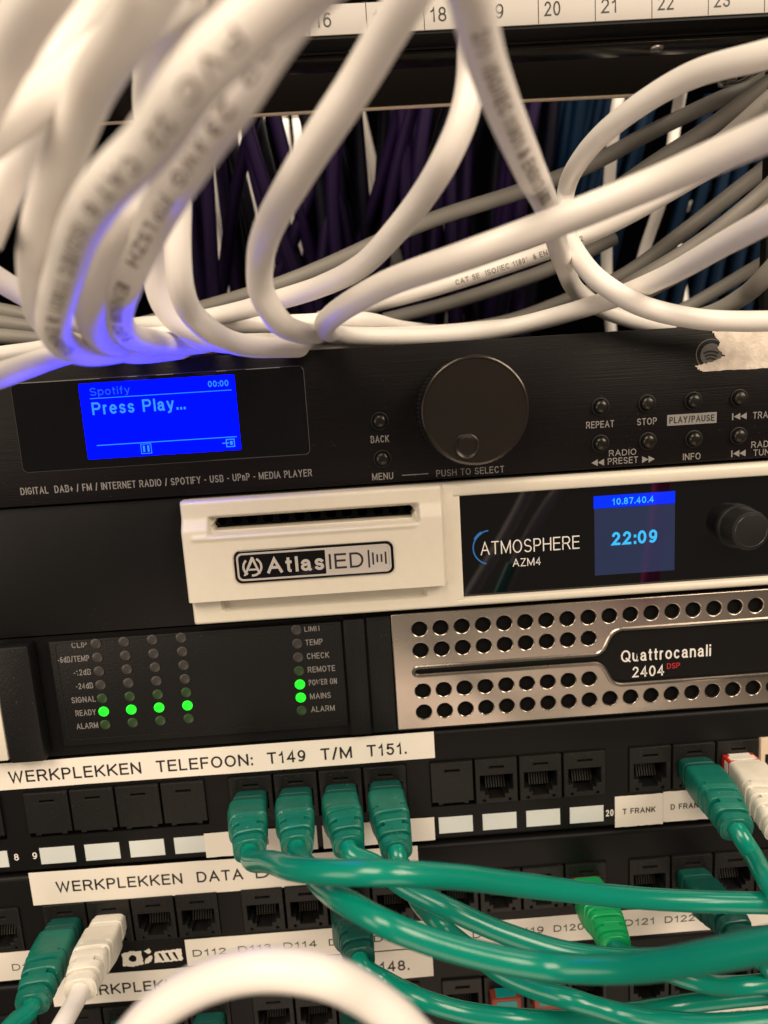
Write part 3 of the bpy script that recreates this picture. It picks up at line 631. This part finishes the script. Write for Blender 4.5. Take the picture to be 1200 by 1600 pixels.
# coloured inserts sitting in ports
def insert(parent, n, Z, mt, lm, yf=-5.5):
    x = port_x(n); o = box('port_insert', mt, parent, x + 2.0, x + 13.2, yf, 2, Z - 26.0, Z - 17.2, .5)
    bm = bmesh.new(); add_box(bm, x + 4.0, x + 11.4, yf + .6, -.4, Z - 17.25, Z - 17.05); add_box(bm, x + 4.0, x + 11.4, yf - .12, yf + .1, Z - 21.6, Z - 18.6)
    finish(bm, 'colour_chip', lm, o); return o
insert(p1, 23, -88.9, 'red_plastic', 'print_white')
insert(p2, 20, -133.35, 'dark_red_plastic', 'dark_red_plastic', -1.2)
insert(p3, 18, -177.8, 'orange_plastic', 'teal_label'); insert(p3, 19, -177.8, 'orange_plastic', 'teal_label')

# upper patch panel with the number strip
pu = empty('patch_bay', 'black patch panel at the top with a strip of white port numbers 16 to 23', 'patch panel')
bm = bmesh.new()
add_prism(bm, [(0, 143.2), (0, 133.6), (1, 133.1), (7.2, 133.1), (7.4, 132.6), (16.5, 132.4), (17.0, 133.0), (17.0, 143.2)], -260, 260)
finish(bm, 'faceplate', 'black_metal', pu, angle=30)
bm = bmesh.new(); add_box(bm, -260, 260, 0, 17, 158, 178); add_box(bm, -260, 260, 9, 17, 143.2, 158)
finish(bm, 'faceplate', 'black_metal', pu)
box('lip', 'black_chrome', pu, -260, 260, 7.6, 16.8, 131.2, 132.4, .2)
sb = box('number_strip', 'strip_paper', pu, -230, 240, -.5, 0, 134.4, 142.6, .1)
bars('strip_divider', 'ink', sb, [(-6.2 + 17.05 * i - .12, -6.2 + 17.05 * i + .12, 134.5, 142.5) for i in range(-9, 9)], -.5, .04)
for i, s in enumerate(('12', '13', '14', '15', '16', '17', '18', '19', '20', '21', '22', '23', '24')):
    x = -6.2 + 17.05 * (i - 4); text(s, 'ink', sb, x + 1.8, x + 6.6, 136.5, 3.9, -.54, off=-.004)
for i in range(-9, 9):
    bm = bmesh.new(); x = -6.2 + 17.05 * i; add_box(bm, x + .6, x + 16.2, -1, 9, 143.4, 157.4, .3); finish(bm, 'port', 'port_plastic', pu)
lathe('screw', 'chrome', pu, 97, 0, [(.1, 0)] * 2, 8) if False else None
bm = bmesh.new()
bmesh.ops.create_uvsphere(bm, u_segments=20, v_segments=10, radius=1)
for v in bm.verts: v.co = Vector((102.5 + v.co.x * 2.3, 11.5 + v.co.y * 2.3, 131.2 + v.co.z * .9)) * S
finish(bm, 'screw', 'chrome', pu)

# lacing bar behind it
lb = empty('lacing_bar', 'glossy black lacing bar with a bright lower edge below the top patch panel', 'bar')
ol = [(-260, 133.6), (126, 133.6), (134, 134.4), (139, 136.6), (150, 143.5), (172, 157), (172, 165), (120, 148.6), (-260, 148.6)]
plate('bar', 'black_chrome', lb, [ol], 55, 1.6, .3)
path = spline([Vector(c) for c in ((-260, 54, 133.2), (-60, 54, 133.2), (60, 54, 133.2), (126, 54, 133.2), (134, 54, 134.0), (139, 54, 136.2), (150, 54, 143.1), (172, 54, 156.6))], 3)
finish(tube_bm(path, .55, 10), 'rim', 'brass_edge', lb)
hk = [at_y(u, v, 51) for u, v in ((1150, 124), (1128, 122), (1121, 128), (1128, 133), (1150, 131), (1168, 122), (1180, 108), (1186, 96))]
finish(tube_bm(spline(hk, 1), .9, 10), 'wire_hook', 'chrome', lb)
hk = [at_y(u, v, 52) for u, v in ((1139, 118), (1138, 146))]
finish(tube_bm(spline(hk, 1), .8, 10), 'hook_pin', 'chrome', lb)
# rack rail at the right
rr_ = box('rack_rail', 'black_metal', None, 143.5, 160, 18, 22, 44.6, 130.8, .3); tag(rr_, 'black upright rail at the right edge of the cable opening', 'rail')

# ================================================================== CABLES IN THE OPENING
WG = 'white cables looping in front of the opening'
_, TA = cab('network_cable', 'upper left of the two blurred lettered white cables sweeping down to the blue display',
    [(520, -70, 96), (450, -12, 93), (380, 45, 91), (300, 128, 88), (237, 222, 80), (177, 281, 75), (127, 352, 67), (106, 411, 61), (88, 474, 55), (83, 510, 51), (102, 540, 46), (137, 551, 42), (185, 548, 38), (240, 538, 34), (300, 530, 30)], group=WG)
cable_text(TA, 3.1, 'PVC 22  CAT 6  ISO/IEC 11801 & EN50173', 12, 2.2, _, flip=False, roll=.05, kx=1.5)
_, TB = cab('network_cable', 'printed white cable running right beside the blurred lettered one, nearest the dark opening',
    [(560, -80, 84), (492, -25, 82), (445, 31, 80), (413, 77, 78), (363, 159, 75), (324, 214, 70), (288, 268, 66), (260, 312, 61), (238, 352, 58), (215, 395, 56), (196, 441, 54), (186, 475, 49), (186, 502, 45), (202, 524, 41), (240, 533, 37), (285, 538, 33), (340, 535, 30)], group=WG)
cable_text(TB, 3.1, '4 PR 23 AWG  FTP LSZH  EN50288  CAT 6', 10, 2.2, _, flip=False, roll=-.05, kx=1.5)
cab('network_cable', 'plain white cable squeezed between the two lettered cables above the blue display',
    [(300, 190, 56), (230, 275, 54), (183, 345, 58), (158, 410, 55), (144, 460, 52), (143, 502, 47), (163, 534, 41), (205, 550, 36), (262, 548, 32), (330, 540, 29)], group=WG)
cab('network_cable', 'thick plain white cable hanging left of the lettered pair, curving under it',
    [(300, -100, 82), (255, -35, 80), (215, 30, 77), (150, 125, 71), (115, 207, 66), (80, 300, 62), (58, 380, 57), (55, 440, 51), (68, 500, 42), (105, 535, 38), (165, 543, 34), (230, 530, 30)], group=WG)
cab('network_cable', 'white cable emerging behind the lettered pair, first of the two with blue lit undersides',
    [(310, -70, 62), (285, -20, 58), (262, 30, 54), (240, 90, 49), (230, 150, 45), (236, 250, 42), (243, 350, 40), (243, 410, 38), (245, 452, 37), (264, 492, 36), (302, 520, 35), (352, 536, 32), (420, 535, 29), (500, 532, 27)], group=WG)
cab('network_cable', 'white cable emerging behind the lettered pair, right one of the two with blue lit undersides',
    [(420, -70, 60), (370, -20, 58), (318, 40, 54), (290, 110, 50), (280, 200, 46), (278, 300, 43), (278, 400, 42), (283, 450, 41), (299, 490, 39), (332, 520, 38), (378, 539, 35), (440, 543, 32), (540, 540, 28), (640, 531, 26)], group=WG)
cab('network_cable', 'blurred white cable with faint print crossing the top left corner of the photo',
    [(140, -120, 88), (90, -45, 86), (40, 25, 82), (0, 95, 78), (-45, 180, 76)], group=WG)
cab('network_cable', 'wide white cable fanning out flat to the left from under the thick plain one',
    [(300, -10, 58), (228, 35, 62), (158, 84, 65), (90, 133, 67), (20, 184, 69), (-60, 240, 71)], group=WG)
cab('network_cable', 'white cable dropping steeply at the left edge, below the flat fanned one',
    [(190, -60, 54), (152, 0, 56), (120, 50, 57), (85, 115, 58), (45, 200, 59), (6, 290, 60), (-30, 375, 60)], group=WG)
cab('network_cable', 'slim white cable end peeping out between the corner cable and the number strip',
    [(150, 20, 26), (110, 50, 29), (65, 78, 33), (25, 103, 36), (0, 135, 38), (-30, 180, 40)], group=WG)
cab('network_cable', 'plain white cable sweeping in a J from the top centre down to the player',
    [(690, -90, 70), (650, -25, 67), (606, 48, 63), (558, 130, 59), (508, 205, 56), (458, 285, 52), (420, 355, 47), (406, 410, 43), (409, 460, 41), (430, 495, 40), (464, 518, 35), (515, 523, 29), (580, 525, 27), (680, 521, 26), (790, 511, 25)], group=WG)
cab('network_cable', 'white cable curving down behind the printed one, middle strand of the opening',
    [(750, -60, 50), (742, 0, 49), (738, 60, 47), (736, 120, 46), (724, 185, 46), (698, 245, 45), (660, 308, 42), (615, 365, 39), (565, 415, 36), (500, 448, 33), (430, 470, 31), (370, 487, 29), (310, 500, 28)], group=WG)
_, TC = cab('network_cable', 'printed white cable running steeply down from the top centre to the crossing cable',
    [(705, -90, 78), (733, -15, 72), (752, 70, 65), (785, 165, 57), (825, 260, 49), (856, 328, 38), (880, 410, 30), (902, 455, 27), (945, 485, 26), (1010, 505, 26), (1100, 515, 26)], group=WG)
cable_text(TC, 3.1, '2/1  ISO/IEC 11801 & EN50173 & 60332', 12, 2.6, _, flip=False, roll=.1)
cab('network_cable', 'heavy white cable crossing the opening from the right and doubling back along its bottom edge',
    [(1330, 150, 66), (1262, 180, 61), (1200, 209, 57), (1112, 247, 53), (1025, 285, 50), (872, 346, 47), (720, 402, 45), (612, 440, 42), (548, 474, 39), (514, 499, 36), (510, 515, 32), (535, 524, 29), (600, 527, 28), (700, 524, 28), (800, 511, 28), (933, 475, 30), (1033, 435, 33), (1133, 380, 39), (1210, 338, 44), (1280, 298, 48)], group=WG)
cab('network_cable', 'white cable making an open loop at the right, down round to the torn tape',
    [(1330, 50, 50), (1262, 68, 46), (1200, 85, 44), (1075, 120, 39), (973, 183, 35), (910, 245, 31), (884, 300, 28), (882, 345, 28), (899, 393, 30), (938, 440, 32), (1000, 477, 32), (1080, 497, 32), (1150, 502, 32), (1270, 500, 33)], group=WG)
cab('network_cable', 'white cable lit blue underneath, leaving the bundle towards the lower left above the display',
    [(300, 535, 29), (220, 540, 30), (150, 545, 32), (90, 556, 35), (40, 573, 38), (-5, 588, 41), (-60, 605, 44)], group=WG)
cab('network_cable', 'white cable just above the blue lit one at the left edge',
    [(280, 522, 28), (180, 530, 28), (100, 540, 28), (50, 549, 29), (0, 556, 30), (-60, 566, 31)], group=WG)
cab('network_cable', 'white cable coming in from the left edge below the fanned cables',
    [(-60, 398, 40), (-10, 432, 38), (40, 462, 36), (85, 490, 33), (140, 510, 30)], group=WG)
cab('network_cable', 'white cable lying flat across the player behind the J shaped one',
    [(190, 512, 25), (230, 508, 27), (300, 505, 28), (380, 508, 28), (470, 505, 28), (560, 500, 27), (630, 514, 25), (710, 522, 23)], group=WG)
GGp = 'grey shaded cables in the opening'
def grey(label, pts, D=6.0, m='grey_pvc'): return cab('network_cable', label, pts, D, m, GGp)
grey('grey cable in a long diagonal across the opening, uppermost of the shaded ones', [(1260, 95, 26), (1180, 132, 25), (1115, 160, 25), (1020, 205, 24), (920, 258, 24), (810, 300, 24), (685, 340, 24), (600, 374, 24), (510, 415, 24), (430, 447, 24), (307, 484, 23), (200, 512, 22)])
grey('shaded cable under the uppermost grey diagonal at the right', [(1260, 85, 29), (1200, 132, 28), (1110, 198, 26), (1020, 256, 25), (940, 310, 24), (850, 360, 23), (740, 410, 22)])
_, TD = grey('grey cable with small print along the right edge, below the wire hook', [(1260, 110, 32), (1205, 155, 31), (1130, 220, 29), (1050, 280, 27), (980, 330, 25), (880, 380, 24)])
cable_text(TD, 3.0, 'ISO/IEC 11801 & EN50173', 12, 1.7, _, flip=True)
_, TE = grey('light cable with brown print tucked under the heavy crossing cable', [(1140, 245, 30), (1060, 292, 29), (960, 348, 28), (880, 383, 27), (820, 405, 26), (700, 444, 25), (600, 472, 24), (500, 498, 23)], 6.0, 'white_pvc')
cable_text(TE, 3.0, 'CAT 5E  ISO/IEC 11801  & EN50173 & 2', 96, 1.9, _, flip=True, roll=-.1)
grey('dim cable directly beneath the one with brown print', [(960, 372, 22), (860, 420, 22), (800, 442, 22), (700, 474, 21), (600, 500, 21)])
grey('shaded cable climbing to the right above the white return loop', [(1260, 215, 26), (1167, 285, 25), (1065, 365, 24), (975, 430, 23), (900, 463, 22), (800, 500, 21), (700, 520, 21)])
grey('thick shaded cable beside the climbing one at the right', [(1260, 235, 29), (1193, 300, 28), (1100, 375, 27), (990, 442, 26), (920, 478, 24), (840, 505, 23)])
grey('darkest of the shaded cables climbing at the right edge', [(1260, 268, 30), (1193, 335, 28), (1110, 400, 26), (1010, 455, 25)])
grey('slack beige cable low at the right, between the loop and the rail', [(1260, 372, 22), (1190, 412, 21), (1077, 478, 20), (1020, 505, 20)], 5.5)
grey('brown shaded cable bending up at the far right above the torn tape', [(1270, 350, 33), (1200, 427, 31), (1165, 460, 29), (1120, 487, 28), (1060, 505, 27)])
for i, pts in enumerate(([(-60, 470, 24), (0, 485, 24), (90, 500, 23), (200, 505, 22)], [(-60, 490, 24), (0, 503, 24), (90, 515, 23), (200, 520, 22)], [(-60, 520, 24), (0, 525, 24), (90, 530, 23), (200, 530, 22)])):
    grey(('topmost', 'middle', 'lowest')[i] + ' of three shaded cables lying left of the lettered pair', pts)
# far cables
def far(name, label, group, u0_, v0_, u1_, v1_, y0, y1, D, m, sag=0.0):
    a = at_y(u0_, v0_, y0); b = at_y(u1_, v1_, y1); c = (a + b) / 2 + Vector((sag, random.uniform(-6, 6), 0))
    path = spline([a, a.lerp(c, .55) + Vector((sag * .3, 0, 0)), c, c.lerp(b, .5), b], 5)
    o = finish(tube_bm(path, D / 2, 10), name, m, None, angle=60); return tag(o, label, 'cable', group)
PL, PG = 'dark purple cable in the tangle hanging behind the white loops', 'purple cables behind'
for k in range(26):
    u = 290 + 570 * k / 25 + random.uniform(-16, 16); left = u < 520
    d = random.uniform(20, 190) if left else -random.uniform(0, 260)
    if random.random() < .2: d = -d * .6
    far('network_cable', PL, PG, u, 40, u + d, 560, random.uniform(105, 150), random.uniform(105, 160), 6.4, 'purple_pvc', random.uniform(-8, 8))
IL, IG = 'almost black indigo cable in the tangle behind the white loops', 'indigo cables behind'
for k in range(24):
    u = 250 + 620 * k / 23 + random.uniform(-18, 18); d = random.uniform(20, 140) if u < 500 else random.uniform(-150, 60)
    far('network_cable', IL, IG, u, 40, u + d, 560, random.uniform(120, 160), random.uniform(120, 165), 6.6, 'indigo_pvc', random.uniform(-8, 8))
WL, WGp = 'pale cable glimpsed through the gaps of the purple tangle', 'pale cables at the back'
for k in range(16):
    u = 240 + 400 * k / 15 + random.uniform(-10, 10)
    far('network_cable', WL, WGp, u, 40, u + random.uniform(30, 150), 560, random.uniform(172, 200), random.uniform(168, 190), 6.6, 'white_pvc', random.uniform(-6, 6))
BL, BG = 'blue cable in the bunch hanging behind the right of the opening', 'blue cables behind'
for k in range(12):
    u = 850 + 11 * k + random.uniform(-3, 3)
    far('network_cable', BL, BG, u + 30 + 8 * k * .6, 30, u - 20, 420, 130 + random.uniform(-12, 12), 150, 6.2, 'blue_pvc')
BL2 = 'blue cable slanting behind the shaded cables at the right edge'
for k in range(7):
    far('network_cable', BL2, 'blue cables at the right edge', 1110 + 26 * k, 150, 1010 + 28 * k, 560, 120 + 4 * (k % 3), 125, 6.2, 'blue_pvc')
for i, pts in enumerate(([(995, 40, 19), (976, 110, 19), (962, 180, 19), (951, 300, 18), (948, 420, 17), (955, 520, 17)], [(1082, 40, 19), (1068, 120, 19), (1056, 190, 18), (1040, 290, 18), (1003, 405, 17), (985, 500, 17)], [(1110, 250, 14), (1095, 310, 13), (1060, 340, 12), (1070, 480, 12)])):
    cab('network_cable', ('thin pale cable hanging straight down behind the open loop', 'thin pale cable slanting down behind the shaded diagonals', 'very thin pale cable among the shaded ones at the right')[i], pts, 5.4, 'white_pvc', 'thin pale cables behind', n=12)

# ================================================================== PATCH CORDS
def superring(c, X, Z, w, h, e, n=44, mask=None, g=1.0):
    out = []
    for k in range(n):
        a = 2 * math.pi * k / n; ca, sa = math.cos(a), math.sin(a)
        f = 1.0
        if mask == 'mid' and abs(ca) < .62: f = g            # slot across the top and bottom
        if mask == 'side' and abs(ca) > .30: f = g           # slots left and right, bridge in the middle
        out.append(c + (X * (w / 2 * math.copysign(abs(ca) ** (2 / e), ca)) + Z * (h / 2 * math.copysign(abs(sa) ** (2 / e), sa))) * f)
    return out
def sweep(path, secs, name, m, parent):
    """secs: (arc length, width, height, squareness, slot kind, slot factor)"""
    L = [0]
    for a, b in zip(path, path[1:]): L.append(L[-1] + (b - a).length)
    bm = bmesh.new(); rings = []
    for sec in secs:
        s, wd, ht, e = sec[:4]; mask, g = (sec[4], sec[5]) if len(sec) > 4 else (None, 1)
        q = min(max(s, 0), L[-1] - 1e-3); i = next(j for j in range(len(L) - 1) if L[j + 1] > q); t = (q - L[i]) / (L[i + 1] - L[i])
        P = path[i].lerp(path[i + 1], t); T = (path[min(i + 3, len(path) - 1)] - path[max(i - 2, 0)]).normalized()
        X = (Vector((1, 0, 0)) - T * T.x).normalized(); Zv = X.cross(T).normalized()
        if Zv.z < 0: Zv = -Zv
        rings.append([bm.verts.new(p * S) for p in superring(P, X, Zv, wd, ht, e, mask=mask, g=g)])
    for A, B in zip(rings, rings[1:]):
        n = len(A)
        for k in range(n): bm.faces.new((A[k], A[(k + 1) % n], B[(k + 1) % n], B[k]))
    bm.faces.new(rings[0]); bm.faces.new(rings[-1][::-1])
    return finish(bm, name, m, parent, angle=38)
def patch_cord(label, n, Z, end, yend, pts, bootm='green_boot', cordm='green_pvc', D=5.9, group='green patch cords', style='rib', nribs=4, plug_len=None):
    root = empty('network_cable', label, 'network cable', group)
    x = port_x(n) + 7.65; z = Z - 21.4
    p0 = Vector((x, 2, z)); E = at_y(end[0], end[1], yend)
    path = spline([p0, Vector((x, -6, z + .1)), Vector((x, -11, z)).lerp(E, .04), p0.lerp(E, .68) + Vector((0, -2, 1.6)), E], .6)
    Lt = sum((b - a).length for a, b in zip(path, path[1:]))
    pl = plug_len or Lt * .56
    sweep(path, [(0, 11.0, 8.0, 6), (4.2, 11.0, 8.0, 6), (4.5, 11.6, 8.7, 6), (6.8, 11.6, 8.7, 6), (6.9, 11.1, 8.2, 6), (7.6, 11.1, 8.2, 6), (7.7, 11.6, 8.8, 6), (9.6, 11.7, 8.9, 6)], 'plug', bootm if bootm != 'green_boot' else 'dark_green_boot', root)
    secs = [(9.2, 11.8, 9.0, 7), (9.4, 12.4, 9.7, 7), (10.0, 12.7, 10.0, 6.5), (max(pl * .75, 11.0), 12.9, 10.3, 6), (pl - .8, 12.7, 10.2, 5.5), (pl, 12.3, 9.9, 5)]
    step = (Lt - pl) / nribs
    for k in range(nribs):
        s = pl + k * step; mk = (None if k == nribs - 1 else ('side' if k % 2 == 0 else 'mid'))
        def dim(t): return 12.3 + (9.4 - 12.3) * t, 9.9 + (8.6 - 9.9) * t, 5 - 2.2 * t
        for fr, fac in ((.02, 1.0), (.04, .68), (.34, .68), (.36, 1.0), (.42, 1.06), (.93, 1.06)):
            wd, ht, e = dim((k + fr) / nribs)
            if fac < 1 and mk: secs.append((s + fr * step, wd, ht, e, mk, fac))
            elif fac < 1: secs.append((s + fr * step, wd * .76, ht * .76, e))
            else: secs.append((s + fr * step, wd * fac, ht * fac, e))
    secs += [(Lt - .3, 9.3, 8.6, 2.6), (Lt, 8.6, 8.0, 2.4), (Lt + .01, 6.4, 6.2, 2)]
    sweep(path, secs, 'boot', bootm, root)
    # latch guard under the plug
    bm = bmesh.new()
    add_box(bm, x - 3.4, x + 3.4, -10.5, -1.5, z - 7.2, z - 4.6, .5); finish(bm, 'latch', bootm, root)
    T = (path[-1] - path[-6]).normalized()
    P = [path[-1] - T * 3, path[-1] + T * 2.5] + [at(u, v, F_PX * D / wd_) for u, v, wd_ in pts]
    cp = spline(P)
    finish(tube_bm(cp, D / 2, 20, .008, n), 'cord', cordm, root, angle=60)
    return root
Z1, Z2, Z3 = -88.9, -133.35, -177.8
patch_cord('green patch cord in the first of four plugged ports, passing over the others', 13, Z1, (390, 1330), -32,
    [(424, 1347, 34), (462, 1358, 37), (520, 1363, 39), (600, 1364, 40), (720, 1371, 38), (810, 1382, 36), (960, 1400, 33), (1080, 1408, 32), (1200, 1411, 32), (1290, 1412, 32)])
patch_cord('green patch cord in the second of four plugged ports, swinging out nearest the viewer', 14, Z1, (464, 1324), -33,
    [(480, 1352, 32), (502, 1383, 35), (545, 1412, 39), (601, 1443, 41), (650, 1463, 41), (710, 1482, 41), (785, 1500, 41), (860, 1511, 41), (960, 1514, 43), (1050, 1505, 46), (1130, 1490, 49), (1210, 1474, 52), (1290, 1460, 55)])
patch_cord('green patch cord in the third of the four plugged ports', 15, Z1, (545, 1324), -32,
    [(585, 1350, 30), (630, 1385, 31), (697, 1418, 32), (760, 1447, 32), (810, 1466, 32), (872, 1485, 32), (950, 1497, 32), (1050, 1497, 31), (1200, 1480, 31), (1290, 1470, 31)])
patch_cord('green patch cord in the fourth of the plugged ports, diving behind the others', 16, Z1, (620, 1330), -32,
    [(634, 1362, 28), (648, 1398, 28), (668, 1427, 27), (697, 1452, 27), (740, 1487, 28), (775, 1517, 29), (830, 1543, 30), (890, 1561, 31), (960, 1582, 31), (1040, 1597, 32), (1120, 1602, 33), (1220, 1596, 34)])
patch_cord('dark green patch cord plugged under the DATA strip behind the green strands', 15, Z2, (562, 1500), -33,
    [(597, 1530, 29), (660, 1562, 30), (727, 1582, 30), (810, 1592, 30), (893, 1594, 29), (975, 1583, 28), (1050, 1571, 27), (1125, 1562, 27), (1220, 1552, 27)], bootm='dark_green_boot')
patch_cord('bright grass green patch cord with a finely ribbed boot beside the D121 lettering', 20, Z2, (962, 1480), -33,
    [(990, 1494, 29), (1040, 1517, 29), (1090, 1534, 29), (1150, 1540, 28), (1240, 1532, 28)], bootm='bright_green_boot', nribs=6)
patch_cord('dark green patch cord at the right of the middle panel, behind the top strand', 22, Z2, (1160, 1472), -33,
    [(1190, 1500, 28), (1215, 1530, 28), (1260, 1570, 28)], bootm='dark_green_boot')
patch_cord('green patch cord beside the T FRANK label, its cord dropping to the right edge', 22, Z1, (1152, 1297), -36,
    [(1174, 1332, 30), (1200, 1378, 32), (1235, 1432, 33), (1290, 1492, 34)])
patch_cord('white patch cord plugged into the red port at the right edge', 23, Z1, (1222, 1300), -36, [(1250, 1336, 31), (1290, 1390, 32)], bootm='white_boot', cordm='white_pvc', group='white patch cords', nribs=5)
patch_cord('green patch cord at the lower left, next to the white plug', 9, Z2, (50, 1571), -36, [(32, 1590, 30), (2, 1620, 31), (-40, 1656, 32)])
patch_cord('white patch cord at the lower left, right of the green plug', 10, Z2, (125, 1548), -34, [(112, 1575, 30), (98, 1600, 31), (75, 1640, 32)], bootm='white_boot', cordm='white_pvc', group='white patch cords')
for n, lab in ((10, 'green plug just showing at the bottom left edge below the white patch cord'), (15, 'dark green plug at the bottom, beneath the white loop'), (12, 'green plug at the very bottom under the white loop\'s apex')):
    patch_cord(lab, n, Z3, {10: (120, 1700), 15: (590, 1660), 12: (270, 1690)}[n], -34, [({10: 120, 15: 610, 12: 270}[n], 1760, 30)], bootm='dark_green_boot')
cab('network_cable', 'blurred fat white cable looping up in front of the lowest patch panel', [(110, 1740, 58), (190, 1640, 60), (250, 1575, 61), (330, 1531, 62), (420, 1514, 63), (500, 1523, 63), (572, 1556, 61), (632, 1602, 60), (690, 1670, 58), (760, 1760, 56)])

# cables hanging from the aisle side, outside the frame; they show in the black glass
for i, (a, b, c, m, lab) in enumerate((((150, -120, 60), (141, -104, -30), (128, -100, -110), 'magenta_pvc', 'magenta cable mirrored in the black glass of the mixer'),
                                        ((150, -250, 60), (118, -262, -40), (60, -270, -140), 'white_pvc', 'pale cable mirrored faintly in the middle of the black glass'),
                                        ((200, -250, 30), (120, -262, -70), (85, -272, -150), 'white_pvc', 'pale cable mirrored low in the black glass'))):
    path = spline([Vector(a), Vector(b), Vector(c)], 4)
    tag(finish(tube_bm(path, 4.2, 14), 'hanging_cable', m, None), lab, 'cable')
